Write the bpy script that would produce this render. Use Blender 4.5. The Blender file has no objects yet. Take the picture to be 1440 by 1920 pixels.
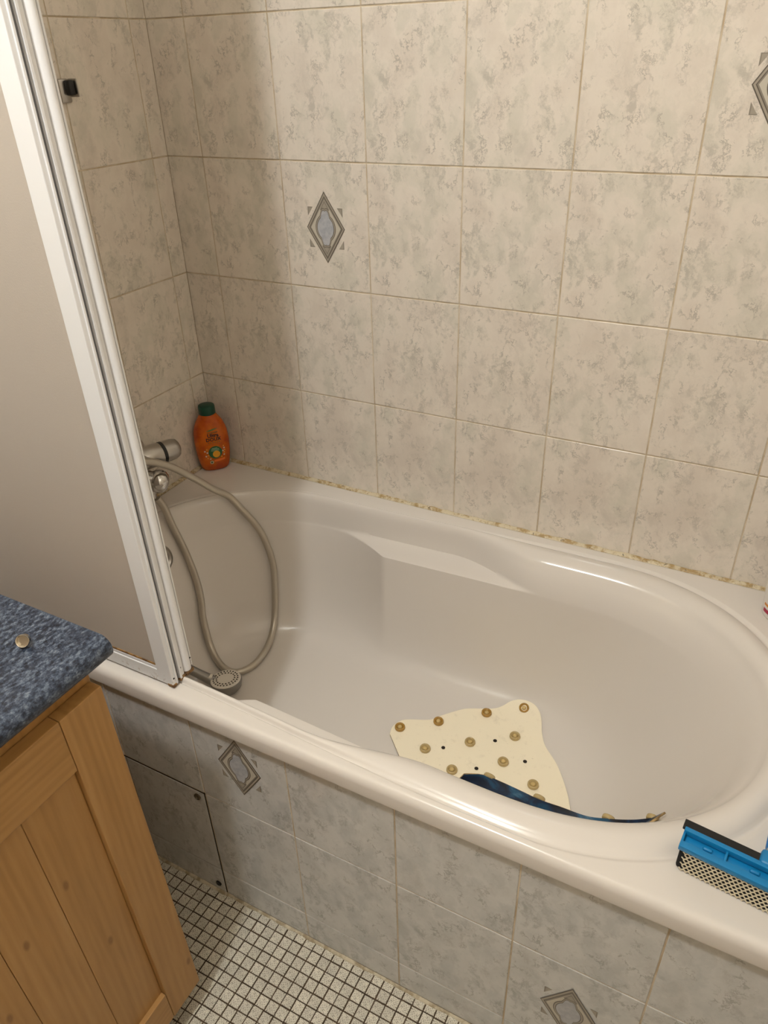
import bpy, bmesh, math, random
from mathutils import Vector, Matrix
from mathutils.bvhtree import BVHTree
random.seed(7)
S = bpy.context.scene
COL = S.collection

# ------------------------------------------------------------------ camera
R3 = ((0.88630266, 0.22283101, -0.40597282),
      (0.46237588, -0.475007, 0.74871683),
      (-0.0260026, -0.85130176, -0.52403165))       # columns: right, down, forward
cam = bpy.data.cameras.new('camera')
cam.sensor_fit = 'VERTICAL'; cam.sensor_height = 36.0
cam.lens = 1391.544 * 36.0 / 1920.0
cam.clip_start = 0.02
camo = bpy.data.objects.new('camera', cam); COL.objects.link(camo)
camo.matrix_world = Matrix(((R3[0][0], -R3[0][1], -R3[0][2], 1.15881),
                            (R3[1][0], -R3[1][1], -R3[1][2], -1.37020),
                            (R3[2][0], -R3[2][1], -R3[2][2], 1.48446), (0, 0, 0, 1)))
S.camera = camo

# ------------------------------------------------------------------ world, lamp, exposure
w = bpy.data.worlds.new('world'); S.world = w; w.use_nodes = True
w.node_tree.nodes['Background'].inputs[0].default_value = (1, 0.95, 0.88, 1)
w.node_tree.nodes['Background'].inputs[1].default_value = 0.05
lamp = bpy.data.lights.new('ceiling_lamp_light', 'POINT')
lamp.energy = 47; lamp.color = (0.93, 0.975, 1.0); lamp.shadow_soft_size = 0.042
lo = bpy.data.objects.new('ceiling_lamp_light', lamp); COL.objects.link(lo)
lo.location = (0.60, -1.50, 2.45)
S.view_settings.view_transform = 'Standard'; S.view_settings.look = 'None'
S.view_settings.gamma = 1.0; S.view_settings.use_curve_mapping = False
S.view_settings.exposure = 0.14

# ------------------------------------------------------------------ helpers
def lin(c):
    return tuple((v/255/12.92 if v/255 <= .04045 else ((v/255+.055)/1.055)**2.4) for v in c)

def mat(name, rgb, rough=.5, metal=0.0, spec=.5, coat=0.0, trans=0.0, alpha=1.0):
    m = bpy.data.materials.new(name); m.use_nodes = True
    p = m.node_tree.nodes['Principled BSDF']
    p.inputs['Base Color'].default_value = (*lin(rgb), 1)
    p.inputs['Roughness'].default_value = rough
    p.inputs['Metallic'].default_value = metal
    p.inputs['Specular IOR Level'].default_value = spec
    p.inputs['Coat Weight'].default_value = coat
    p.inputs['Transmission Weight'].default_value = trans
    return m

class NT:
    """small node tree writer"""
    def __init__(s, m): s.t = m.node_tree; s.p = s.t.nodes['Principled BSDF']
    def n(s, kind, **kw):
        nd = s.t.nodes.new(kind)
        for k, v in kw.items(): setattr(nd, k, v)
        return nd
    def l(s, a, b): s.t.links.new(a, b)
    def noise(s, vec, scale, detail=4, rough=.55, dist=0.0):
        nd = s.n('ShaderNodeTexNoise'); s.l(vec, nd.inputs['Vector'])
        nd.inputs['Scale'].default_value = scale; nd.inputs['Detail'].default_value = detail
        nd.inputs['Roughness'].default_value = rough; nd.inputs['Distortion'].default_value = dist
        return nd.outputs['Fac']
    def ramp(s, fac, stops):
        nd = s.n('ShaderNodeValToRGB'); s.l(fac, nd.inputs[0])
        e = nd.color_ramp.elements
        while len(e) < len(stops): e.new(0.5)
        for i, (pos, c) in enumerate(stops):
            e[i].position = pos
            e[i].color = (c, c, c, 1) if not hasattr(c, '__len__') else (*c, 1)
        return nd.outputs['Color']
    def math(s, op, a, b=None):
        nd = s.n('ShaderNodeMath', operation=op)
        for i, v in enumerate((a, b)):
            if v is None: continue
            if isinstance(v, (int, float)): nd.inputs[i].default_value = v
            else: s.l(v, nd.inputs[i])
        return nd.outputs[0]
    def mix(s, fac, a, b):
        nd = s.n('ShaderNodeMix', data_type='RGBA')
        for i, v in ((0, fac), (6, a), (7, b)):
            if isinstance(v, (int, float)): nd.inputs[i].default_value = v
            elif isinstance(v, tuple): nd.inputs[i].default_value = (*v, 1)
            else: s.l(v, nd.inputs[i])
        return nd.outputs[2]
    def bump(s, h, strength=.2, dist=.001):
        nd = s.n('ShaderNodeBump'); s.l(h, nd.inputs['Height'])
        nd.inputs['Strength'].default_value = strength; nd.inputs['Distance'].default_value = dist
        s.l(nd.outputs[0], s.p.inputs['Normal'])
    def obj(s): return s.n('ShaderNodeTexCoord').outputs['Object']
    def mapping(s, v, scale=(1, 1, 1), loc=(0, 0, 0), rot=(0, 0, 0)):
        nd = s.n('ShaderNodeMapping'); s.l(v, nd.inputs[0])
        nd.inputs['Scale'].default_value = scale; nd.inputs['Location'].default_value = loc
        nd.inputs['Rotation'].default_value = rot
        return nd.outputs[0]

def link(o, parent=None):
    COL.objects.link(o)
    if parent is not None: o.parent = parent
    return o

def mesh_from(bm, name):
    me = bpy.data.meshes.new(name); bm.to_mesh(me); bm.free(); return me

def obj(name, bm, material=None, parent=None, smooth=False, loc=None, angle=None):
    me = bm if isinstance(bm, bpy.types.Mesh) else mesh_from(bm, name)
    o = bpy.data.objects.new(name, me)
    if material is not None and not me.materials:
        for m in (material if isinstance(material, (list, tuple)) else [material]): me.materials.append(m)
    if smooth:
        me.polygons.foreach_set('use_smooth', [True]*len(me.polygons))
        if angle: me.set_sharp_from_angle(angle=math.radians(angle))
    if loc: o.location = loc
    return link(o, parent)

def empty(name, loc=(0, 0, 0)):
    o = bpy.data.objects.new(name, None); o.empty_display_size = .05; o.location = loc
    return link(o)

def tag(o, label, cat=None, group=None, kind=None):
    if label: o['label'] = label
    if cat: o['category'] = cat
    if group: o['group'] = group
    if kind: o['kind'] = kind
    return o

def box(bm, x0, x1, y0, y1, z0, z1, bev=0.0, seg=2, M=None):
    vs = [bm.verts.new((x, y, z)) for x in (x0, x1) for y in (y0, y1) for z in (z0, z1)]
    fs = [bm.faces.new([vs[i] for i in f]) for f in
          ((0, 1, 3, 2), (4, 6, 7, 5), (0, 4, 5, 1), (2, 3, 7, 6), (0, 2, 6, 4), (1, 5, 7, 3))]
    geo = list(vs)
    if bev > 0:
        es = list({e for f in fs for e in f.edges})
        r = bmesh.ops.bevel(bm, geom=es, offset=bev, segments=seg, profile=.5, affect='EDGES')
        geo = list({v for v in r['verts']} | {v for v in vs if v.is_valid})
    if M is not None: bmesh.ops.transform(bm, matrix=M, verts=[v for v in geo if v.is_valid])
    return geo

def newbox(x0, x1, y0, y1, z0, z1, bev=0.0, seg=2):
    bm = bmesh.new(); box(bm, x0, x1, y0, y1, z0, z1, bev, seg)
    bmesh.ops.recalc_face_normals(bm, faces=bm.faces); return bm

def frame_for(d):
    d = Vector(d).normalized(); a = Vector((0, 0, 1)) if abs(d.z) < .9 else Vector((1, 0, 0))
    x = a.cross(d).normalized(); y = d.cross(x); return x, y, d

def lathe(bm, origin, axis, prof, n=32, cap=True):
    """prof: list of (distance along axis, radius)"""
    x, y, d = frame_for(axis); o = Vector(origin); rings = []
    for t, r in prof:
        rings.append([bm.verts.new(o + d*t + (x*math.cos(2*math.pi*i/n) + y*math.sin(2*math.pi*i/n))*max(r, 1e-5)) for i in range(n)])
    for a, b in zip(rings, rings[1:]):
        for i in range(n): bm.faces.new((a[i], a[(i+1) % n], b[(i+1) % n], b[i]))
    if cap:
        bm.faces.new(rings[0][::-1]); bm.faces.new(rings[-1])
    return rings

def newlathe(origin, axis, prof, n=32):
    bm = bmesh.new(); lathe(bm, origin, axis, prof, n)
    bmesh.ops.recalc_face_normals(bm, faces=bm.faces); return bm

def catmull(P, n=10, closed=False):
    P = [Vector(p) for p in P]; out = []
    m = len(P)
    for i in range(m if closed else m-1):
        if closed: a, b, c, d = P[i-1], P[i], P[(i+1) % m], P[(i+2) % m]
        else: a, b, c, d = P[max(i-1, 0)], P[i], P[i+1], P[min(i+2, m-1)]
        for k in range(n):
            t = k/n
            out.append(.5*((2*b) + (-a+c)*t + (2*a-5*b+4*c-d)*t*t + (-a+3*b-3*c+d)*t**3))
    if not closed: out.append(P[-1])
    return out

def tube(bm, pts, r, n=14):
    pts = [Vector(p) for p in pts]; prev = None; rings = []
    for i, p in enumerate(pts):
        d = (pts[min(i+1, len(pts)-1)] - pts[max(i-1, 0)]).normalized()
        if prev is None: x, y, _ = frame_for(d)
        else:
            x = (prev - d*prev.dot(d)).normalized(); y = d.cross(x)
        prev = x
        rr = r[i] if hasattr(r, '__len__') else r
        rings.append([bm.verts.new(p + (x*math.cos(2*math.pi*k/n)+y*math.sin(2*math.pi*k/n))*rr) for k in range(n)])
    for a, b in zip(rings, rings[1:]):
        for k in range(n): bm.faces.new((a[k], a[(k+1) % n], b[(k+1) % n], b[k]))
    bm.faces.new(rings[0][::-1]); bm.faces.new(rings[-1])
    bmesh.ops.recalc_face_normals(bm, faces=bm.faces)

def sstep(a, b, x):
    t = min(max((x-a)/(b-a), 0), 1); return t*t*(3-2*t)

def interp(tab, x):
    if x <= tab[0][0]: return tab[0][1]
    for (a, va), (b, vb) in zip(tab, tab[1:]):
        if x <= b: return va + (vb-va)*(x-a)/(b-a)
    return tab[-1][1]

def pchip(tab, x):
    """monotone cubic interpolation, so the tub has no creases between the levels"""
    n = len(tab)
    if x <= tab[0][0]: return tab[0][1]
    if x >= tab[-1][0]: return tab[-1][1]
    d = [(tab[i+1][1]-tab[i][1])/(tab[i+1][0]-tab[i][0]) for i in range(n-1)]
    def slope(i):
        if i == 0: return d[0]
        if i == n-1: return d[-1]
        return 0.0 if d[i-1]*d[i] <= 0 else 2*d[i-1]*d[i]/(d[i-1]+d[i])
    for i in range(n-1):
        if x <= tab[i+1][0]:
            h = tab[i+1][0]-tab[i][0]; t = (x-tab[i][0])/h
            return ((1+2*t)*(1-t)**2*tab[i][1] + t*(1-t)**2*h*slope(i) + t*t*(3-2*t)*tab[i+1][1] + t*t*(t-1)*h*slope(i+1))

# ------------------------------------------------------------------ materials
def tile_material(name, grey=False):
    m = mat(name, (226, 220, 208), .13, spec=.5); t = NT(m)
    at = t.n('ShaderNodeAttribute', attribute_type='OBJECT', attribute_name='print')
    add = t.n('ShaderNodeVectorMath', operation='ADD'); t.l(t.obj(), add.inputs[0])
    mul = t.n('ShaderNodeVectorMath', operation='MULTIPLY'); t.l(at.outputs['Fac'], mul.inputs[0])
    mul.inputs[1].default_value = (3.7, 0, 2.3); t.l(mul.outputs[0], add.inputs[1])
    v0 = add.outputs[0]
    # warp so the veins wander
    wn = t.n('ShaderNodeTexNoise'); t.l(v0, wn.inputs['Vector']); wn.inputs['Scale'].default_value = 22
    wn.inputs['Detail'].default_value = 5; wn.inputs['Roughness'].default_value = .7
    sc = t.n('ShaderNodeVectorMath', operation='SCALE'); t.l(wn.outputs['Color'], sc.inputs[0]); sc.inputs['Scale'].default_value = .05
    ad = t.n('ShaderNodeVectorMath', operation='ADD'); t.l(v0, ad.inputs[0]); t.l(sc.outputs[0], ad.inputs[1])
    v = t.mapping(ad.outputs[0], scale=(1.2, 1.0, .72), rot=(0, .3, 0))
    cl = ((203, 202, 198), (215, 213, 209), (199, 199, 196)) if grey else ((220, 208, 194), (228, 217, 203), (216, 208, 193))  # grey set carries the grazing light of the apron in its colour
    cloud = t.ramp(t.noise(v, 13, 4, .6), [(.32, lin(cl[0])), (.5, lin(cl[1])), (.66, lin(cl[2]))])
    n1 = t.noise(v, 24, 5, .62)
    vein = t.ramp(t.math('ABSOLUTE', t.math('SUBTRACT', n1, .5)), [(0, 1.0), (.010, .85), (.022, 0.0)])
    mask = t.ramp(t.noise(v0, 26, 3, .5), [(.46, 0.0), (.60, 1.0)])
    blotch = t.ramp(t.noise(v, 52, 6, .76), [(.49, 0.0), (.60, .7)])
    bm2 = t.ramp(t.noise(v, 17, 3, .55), [(.44, .0), (.60, 1.0)])
    soft = t.ramp(t.noise(v, 20, 5, .7), [(.52, 0.0), (.74, .42)])
    f = t.math('MAXIMUM', t.math('MULTIPLY', vein, mask), t.math('MAXIMUM', t.math('MULTIPLY', blotch, bm2), soft))
    c = t.mix(t.math('MULTIPLY', f, .64), cloud, lin((150, 146, 139) if grey else (160, 152, 140)))
    t.l(c, t.p.inputs['Base Color'])
    t.bump(t.noise(v0, 30, 2, .5), .03, .0005)
    return m
M_TILE = tile_material('ceramic_tile_veined')
M_TILE_SHADED = tile_material('ceramic_tile_veined_shaded', True)  # same tile as the walls, greyer light on the apron put into the colour

def noisy(name, c1, c2, scale, rough=.5, detail=4, lo_=.4, hi=.6, bump=0.0, bscale=None, **kw):
    m = mat(name, c1, rough, **kw); t = NT(m); v = t.obj()
    f = t.noise(v, scale, detail, .6)
    t.l(t.ramp(f, [(lo_, lin(c1)), (hi, lin(c2))]), t.p.inputs['Base Color'])
    if bump: t.bump(t.noise(v, bscale or scale, 3), bump, .001)
    return m
M_GROUT = noisy('wall_grout', (216, 201, 176), (190, 170, 140), 18, .85)
M_PLASTER = noisy('painted_plaster', (226, 221, 210), (216, 210, 198), 3, .9)
M_MOSAICGROUT = noisy('dark_floor_grout', (68, 54, 40), (92, 75, 58), 40, .9)
M_ACRYLIC = mat('white_bath_acrylic', (222, 214, 205), .14, spec=.5)
def mosaic_material():
    m = mat('speckled_mosaic', (168, 160, 140), .5); t = NT(m); v = t.obj()
    oi = t.n('ShaderNodeObjectInfo')
    sp = t.ramp(t.noise(v, 420, 2, .6), [(.36, lin((112, 102, 86))), (.46, lin((210, 202, 184))), (.7, lin((232, 226, 208)))])
    big = t.ramp(t.noise(v, 24, 2), [(.35, .92), (.65, 1.0)])
    mx = t.n('ShaderNodeMix', data_type='RGBA', blend_type='MULTIPLY'); mx.inputs[0].default_value = 1
    t.l(sp, mx.inputs[6]); t.l(big, mx.inputs[7])
    hv = t.n('ShaderNodeHueSaturation'); t.l(mx.outputs[2], hv.inputs['Color'])
    mr = t.n('ShaderNodeMapRange'); t.l(oi.outputs['Random'], mr.inputs[0]); mr.inputs[3].default_value = .94; mr.inputs[4].default_value = 1.14
    t.l(mr.outputs[0], hv.inputs['Value']); t.l(hv.outputs[0], t.p.inputs['Base Color'])
    return m
M_MOSAIC = mosaic_material()
M_CHROME = mat('brushed_chrome', (186, 182, 176), .28, 1.0)
M_CHROME2 = mat('polished_chrome', (205, 203, 200), .1, 1.0)
M_BLACK = mat('black_plastic', (18, 17, 17), .4)
M_ALU = mat('white_lacquered_profile', (232, 231, 231), .35)

# ------------------------------------------------------------------ room constants
XL, XR, YB, YF, ZC = -0.0961, 1.52, 0.0, -2.35, 2.62
YP = -0.7375                      # face of the bath panel
ROWS = [0.0585, 0.3085, 0.5585, 0.8085, 1.0585, 1.3085, 1.5585, 1.8085, 2.0585, 2.3085, 2.5585, ZC]
G = .0013                         # half joint
T = .004                          # tile thickness proud of the wall body

_tiles = {}
def tile_mesh(wd, ht, m=None):
    """front face in XZ, facing -Y, body from y=0 (front) to y=T"""
    m = m or M_TILE; k = (round(wd, 4), round(ht, 4), m.name)
    if k in _tiles: return _tiles[k]
    bm = bmesh.new(); a, b = wd/2-G, ht/2-G; e = .0009
    f = [bm.verts.new(p) for p in ((-a+e, 0, -b+e), (a-e, 0, -b+e), (a-e, 0, b-e), (-a+e, 0, b-e))]
    m_ = [bm.verts.new(p) for p in ((-a, e*.7, -b), (a, e*.7, -b), (a, e*.7, b), (-a, e*.7, b))]
    r = [bm.verts.new(p) for p in ((-a, T, -b), (a, T, -b), (a, T, b), (-a, T, b))]
    bm.faces.new(f)
    for A, B in ((f, m_), (m_, r)):
        for i in range(4): bm.faces.new((A[i], B[i], B[(i+1) % 4], A[(i+1) % 4]))
    bmesh.ops.recalc_face_normals(bm, faces=bm.faces)
    me = mesh_from(bm, 'tile'); me.materials.append(m); _tiles[k] = me
    return me

def put_tile(parent, x0, x1, z0, z1, to_world, prn, rotz=0.0, name='tile', m=None):
    o = bpy.data.objects.new(name, tile_mesh(x1-x0, z1-z0, m)); link(o, parent)
    o.location = to_world((x0+x1)/2, (z0+z1)/2, random.uniform(-.0002, .0002))
    o.rotation_euler = (random.uniform(-.0009, .0009), 0, rotz + random.uniform(-.0009, .0009))
    o['print'] = float(prn)
    return o

# decor print: layered flat rhombus with a quatrefoil medallion
DM = [mat('decor_line', (98, 90, 80), .3), mat('decor_band', (164, 154, 139), .3), mat('decor_field', (196, 188, 172), .3),
      mat('decor_shade', (140, 131, 118), .3), NT(noisy('decor_medallion', (186, 186, 188), (170, 171, 176), 90, .3)).t and bpy.data.materials['decor_medallion']]
def decor_mesh():
    bm = bmesh.new(); lay = [0]
    def poly(pts, mi):
        y = -.00008*(1+lay[0]); lay[0] += 1
        f = bm.faces.new([bm.verts.new((x, y, z)) for x, z in pts]); f.material_index = mi
        if f.normal.y > 0: f.normal_flip()
    def rh(k, mi): poly([(0, .0705*k), (-.0455*k, 0), (0, -.0705*k), (.0455*k, 0)], mi)
    for sx in (-1, 1):
        for sz in (-1, 1):
            poly([(sx*.0415, sz*.040), (sx*.0290, sz*.040), (sx*.0415, sz*.0225)], 3)
            poly([(sx*.0395, sz*.0385), (sx*.0300, sz*.0385), (sx*.0395, sz*.0255)], 1)
    rh(1.0, 0); rh(.955, 1); rh(.875, 0); rh(.835, 3); rh(.78, 2)
    def quat(k, mi, c=1.0):
        pts = []
        for i in range(96):
            a = 2*math.pi*i/96
            # two stacked shapes: a wide oval and a tall narrow oval
            ca, sa = math.cos(a), math.sin(a)
            r1 = 1/math.sqrt((ca/.0240)**2+(sa/.0275)**2)
            r2 = 1/math.sqrt((ca/.0150)**2+(sa/.0425)**2)
            r = max(r1, r2)
            if abs(ca) < .17: r = r*(1 - .12*(1-abs(ca)/.17))
            pts.append((ca*(r-k), sa*(r-k)))
        poly(pts, mi)
    poly([(0, .054), (-.011, .036), (0, .024), (.011, .036)], 3); poly([(0, -.054), (-.011, -.036), (0, -.024), (.011, -.036)], 3)
    poly([(0, .049), (-.006, .040), (0, .030), (.006, .040)], 1); poly([(0, -.049), (-.006, -.040), (0, -.030), (.006, -.040)], 1)
    quat(0, 0); quat(.0012, 1); quat(.0036, 0); quat(.0048, 4)
    bm.normal_update()
    for f in bm.faces:
        if f.normal.y > 0: f.normal_flip()
    me = mesh_from(bm, 'decor_print')
    for m in DM: me.materials.append(m)
    return me
ME_DECOR = decor_mesh()
def decor(tile):
    o = bpy.data.objects.new('diamond_motif', ME_DECOR); link(o, tile); o['label'] = 'grey printed diamond motif with pale medallion'

# ------------------------------------------------------------------ walls, floor, ceiling
wall_back = obj('wall_back', newbox(XL-.1, XR+.1, YB+.0016, YB+.08, -.05, ZC), M_GROUT)
tag(wall_back, 'long wall of beige veined tiles behind the bathtub', kind='structure')
xs = [XL-.0012] + [0.2*i for i in range(0, 8)] + [XR]
for j in range(2, len(ROWS)-1):
    for i in range(len(xs)-1):
        t_ = put_tile(wall_back, xs[i], xs[i+1], ROWS[j], ROWS[j+1], lambda a, b, d: (a, YB+d, b), (j*3) % 7 + (.5 if i % 3 == 2 and j % 2 else 0))
        if (abs(xs[i]-.2) < .01 and j == 4) or (abs(xs[i]-1.0) < .01 and j == 5): decor(t_)
wall_left = obj('wall_left', newbox(XL-.08, XL-.0016, YF, YB+.002, -.05, ZC), M_GROUT)
tag(wall_left, 'short tiled wall at the tap end', kind='structure')
ys = [0.0012] + [-.0475-.2*i for i in range(0, 12)]
for j in range(2, len(ROWS)-1):
    for i in range(6):
        put_tile(wall_left, -ys[i], -ys[i+1], ROWS[j], ROWS[j+1], lambda a, b, d: (XL+d, -a, b), (j*3+2) % 7, math.radians(90))
wall_right = obj('wall_right', newbox(XR+.0016, XR+.08, YF, YB+.002, -.05, ZC), M_GROUT)
tag(wall_right, 'tiled wall at the backrest end of the bath', kind='structure')
for j in range(2, len(ROWS)-1):
    for i in range(12):
        put_tile(wall_right, -.2*i-.2, -.2*i, ROWS[j], ROWS[j+1], lambda a, b, d: (XR-d, a, b), (j*3+4) % 7, math.radians(-90))
wall_front = obj('wall_front', newbox(XL-.1, XR+.1, YF-.08, YF, -.05, ZC), noisy('taupe_painted_wall', (150, 136, 120), (142, 128, 112), 3, .9))
tag(wall_front, 'plain painted wall opposite the bath', kind='structure')
ceiling = obj('ceiling', newbox(XL-.1, XR+.1, YF-.1, YB+.1, ZC, ZC+.05), M_PLASTER)
tag(ceiling, 'plain white ceiling', kind='structure')

floor = obj('floor', newbox(XL-.05, XR+.05, YF-.02, YP+.06, -.05, -.0014), M_MOSAICGROUT)
tag(floor, 'speckled beige mosaic floor with dark joints', kind='structure')
PT = .0217
def mosaic_into(bm, x, y, z=0.0, h=.0014):
    a = PT/2-.0012; e = .0005
    f = [bm.verts.new((x+p*(a-e), y+q*(a-e), z)) for p, q in ((-1, -1), (1, -1), (1, 1), (-1, 1))]
    b = [bm.verts.new((x+p*a, y+q*a, z-e)) for p, q in ((-1, -1), (1, -1), (1, 1), (-1, 1))]
    c = [bm.verts.new((x+p*a, y+q*a, z-h)) for p, q in ((-1, -1), (1, -1), (1, 1), (-1, 1))]
    bm.faces.new(f)
    for A, B in ((f, b), (b, c)):
        for i in range(4): bm.faces.new((A[i], B[i], B[(i+1) % 4], A[(i+1) % 4]))
bm = bmesh.new(); mosaic_into(bm, 0, 0); me_mos = mesh_from(bm, 'mosaic_tile'); me_mos.materials.append(M_MOSAIC)
mosvar = [me_mos]
cells = []
for i in range(-26, 49):
    for j in range(-73, 2):
        x, y = .4628+PT*(i+.5), -.7573+PT*(j+.5)
        if XL+.012 < x < XR-.012 and YF+.012 < y < YP-.0105+.012:
            cells.append((x, y))
def seen(c):
    x, y = c; d = Vector((x, y, 0)) - Vector((1.15881, -1.3702, 1.48446))
    u = sum(R3[k][0]*d[k] for k in range(3)); v = sum(R3[k][1]*d[k] for k in range(3)); f_ = sum(R3[k][2]*d[k] for k in range(3))
    U, V_ = 720+1391.54*u/f_, 960+1391.54*v/f_
    inside = 0 < U < 1440 and V_ < 1935
    hidden = x < .462 and y < -.93 or x < .20
    return (0 if inside and not hidden else 1, -V_)
cells.sort(key=seen)
bm = bmesh.new()
for k, (x, y) in enumerate(cells):
    if k < 300:
        o = bpy.data.objects.new('mosaic_tile', me_mos); link(o, floor)
        o.location = (x+random.uniform(-.0004, .0004), y+random.uniform(-.0004, .0004), random.uniform(-.0003, .0003))
        o.rotation_euler = (random.uniform(-.006, .006), random.uniform(-.006, .006), random.choice((0, 1, 2, 3))*math.pi/2+random.uniform(-.01, .01))
    else: mosaic_into(bm, x, y)
tag(obj('mosaic_field', bm, M_MOSAIC, floor), None, kind='stuff')

# ------------------------------------------------------------------ bathtub
YC = -.386; X0, X1 = -.055, 1.345
def wtop(x):
    return .325 + .025*sstep(.3, .98, x)
def outline():
    P = []
    def side(s):
        q = []
        n = 44
        for i in range(n):
            ph = math.pi/2*i/n; q.append((.3-(.3-X0)*math.cos(ph), s*.325*math.sin(ph)))
        m_ = 70
        for i in range(m_):
            x = .3 + .68*i/m_; q.append((x, s*wtop(x)))
        for i in range(n+1):
            ph = math.pi/2*i/n; k = 2/2.2
            q.append((.98+(X1-.98)*math.sin(ph)**k if i else .98, s*.35*max(math.cos(ph), 0)**k))
        return q
    a = side(1); b = side(-1)
    return a[:-1] + [(X1, 0.0)] + b[1:-1][::-1]
OUT = outline(); NO = len(OUT)
XLz = [(.2, .30), (.2055, .20), (.21, .158), (.225, .115), (.25, .088), (.3, .063), (.4, .030), (.5, -.002), (.535, -.011), (.556, -.020), (.568, -.028), (.572, -.038), (.5725, -.046)]
XRz = [(.2, .86), (.2055, .95), (.21, 1.0), (.225, 1.055), (.25, 1.095), (.3, 1.14), (.4, 1.205), (.5, 1.262), (.535, 1.282), (.556, 1.298), (.568, 1.311), (.572, 1.321), (.5725, 1.333)]
RC = [(.204, .36), (.2055, .48), (.210, .575), (.218, .625), (.235, .675), (.27, .712), (.35, .735), (.496, .752), (.505, .757), (.515, .764), (.525, .773), (.535, .785), (.545, .800), (.556, .822)]
RL = [(.204, .42), (.2055, .55), (.210, .63), (.218, .685), (.235, .735), (.27, .80), (.35, .865), (.496, .925), (.503, .932), (.535, .940), (.556, .946)]
def ring(z, base=None):
    xl, xr = pchip(XLz, z), pchip(XRz, z); R_ = []; rl, rc = pchip(RL, z), pchip(RC, z)
    for x, y in OUT:
        xx = xl + (x-X0)/(X1-X0)*(xr-xl)
        cen = min(max((xx-.335)/.148, 0), 1)**1.6    # foot bowl -> narrower middle
        arm = 1 - sstep(.63, .85, xx)              # scooped arm rest above the ledge
        if z > .4985:
            k = sstep(.4985, .506, z)*arm
            low = rl*(1-cen) + rc*cen
            r = low*(1-k) + rl*k
        else: r = rl*(1-cen) + rc*cen
        R_.append((xx, YC + y*r, z))
    return R_
rings = []
def rect_ring(e, z, x0=XL+.004, x1=XR-.004, y0=-.752, y1=-.0035):
    a0, a1, b0, b1 = x0+e, x1-e, y0+e, y1-e; cx, cy = .62, YC; pts = []
    for x, y in OUT:
        dx, dy = x-cx, y
        tx = ((a1-cx)/dx if dx > 0 else (a0-cx)/dx) if abs(dx) > 1e-9 else 1e9
        ty = ((b1-cy)/dy if dy > 0 else (b0-cy)/dy) if abs(dy) > 1e-9 else 1e9
        t = min(tx, ty); pts.append([cx+dx*t, cy+dy*t, z])
    for qx, qy in ((a0, b0), (a0, b1), (a1, b0), (a1, b1)):
        k = min(range(NO), key=lambda i: (pts[i][0]-qx)**2+(pts[i][1]-qy)**2)
        pts[k] = [qx, qy, z]
    return [tuple(p) for p in pts]
ZD = .572
for e, z in ((.018, .536), (.0005, .536), (0, .540), (0, .558), (.0014, .564), (.005, .569), (.0095, ZD-.0004), (.013, ZD)):
    rings.append(rect_ring(e, z))
def inset(k, z):                                   # ring between the outline and the first inner ring
    r0 = [(x, YC+y, ZD) for x, y in OUT]; r1 = ring(.556)
    return [(a[0]*(1-k)+b[0]*k, a[1]*(1-k)+b[1]*k, z) for a, b in zip(r0, r1)]
rings.insert(0, rect_ring(.02, .536)); rings.append(rect_ring(.0145, ZD))
rings.append([(.62+(x-.62)*1.010, max(YC+y*1.012, -.752+.0150), ZD) for x, y in OUT])
rings.append([(.62+(x-.62)*1.006, max(YC+y*1.007, -.752+.0155), ZD-.0003) for x, y in OUT])
for k, dz_ in ((0.0, -.0030), (.05, -.0044), (.10, -.0036), (.17, -.0004), (.26, .0026), (.38, .0046), (.52, .0048), (.66, .0028), (.78, -.0010), (.88, -.0058), (.95, -.0105)):
    rings.append(inset(k, ZD+dz_))
zl = [.556, .548, .540, .530, .520, .512, .507, .504, .5015, .5, .4985, .497, .494, .488, .475, .45, .42, .39, .36, .33, .30, .28, .265, .25, .24, .232, .226, .221, .217, .2135, .211, .209, .2072, .2062, .2055]
for z in zl: rings.append(ring(z))
last = rings[-1]
for k in (.8, .55, .3, .1):
    rings.append([(.66+(x-.66)*(.35+.65*k), YC+(y-YC)*k, .2052) for x, y, _ in last])
bm = bmesh.new()
vr = [[bm.verts.new(p) for p in r] for r in rings]
for a, b in zip(vr, vr[1:]):
    for i in range(NO):
        bm.faces.new((a[i], a[(i+1) % NO], b[(i+1) % NO], b[i]))
bm.faces.new(vr[-1])
bmesh.ops.remove_doubles(bm, verts=bm.verts, dist=1e-6)
bmesh.ops.recalc_face_normals(bm, faces=bm.faces)
ctr = max(bm.faces, key=lambda f: -f.calc_center_median().z if abs(f.normal.z) > .9 and f.calc_center_median().z < .21 else -9)
if ctr.normal.z < 0: bmesh.ops.reverse_faces(bm, faces=bm.faces)
TUB_BVH = BVHTree.FromBMesh(bm)
bathtub = empty('bathtub', (.7, YC, 0))
tag(bathtub, 'white acrylic bathtub with moulded armrests built in against the tiled wall', 'bathtub')
def child_fix(o, root):                            # keep world placement of a part built in world space
    o.matrix_parent_inverse = Matrix.Translation(-Vector(root.location)); return o
tub = child_fix(obj('tub_shell', bm, M_ACRYLIC, bathtub, smooth=True, angle=50), bathtub)
#--TUB-END

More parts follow.
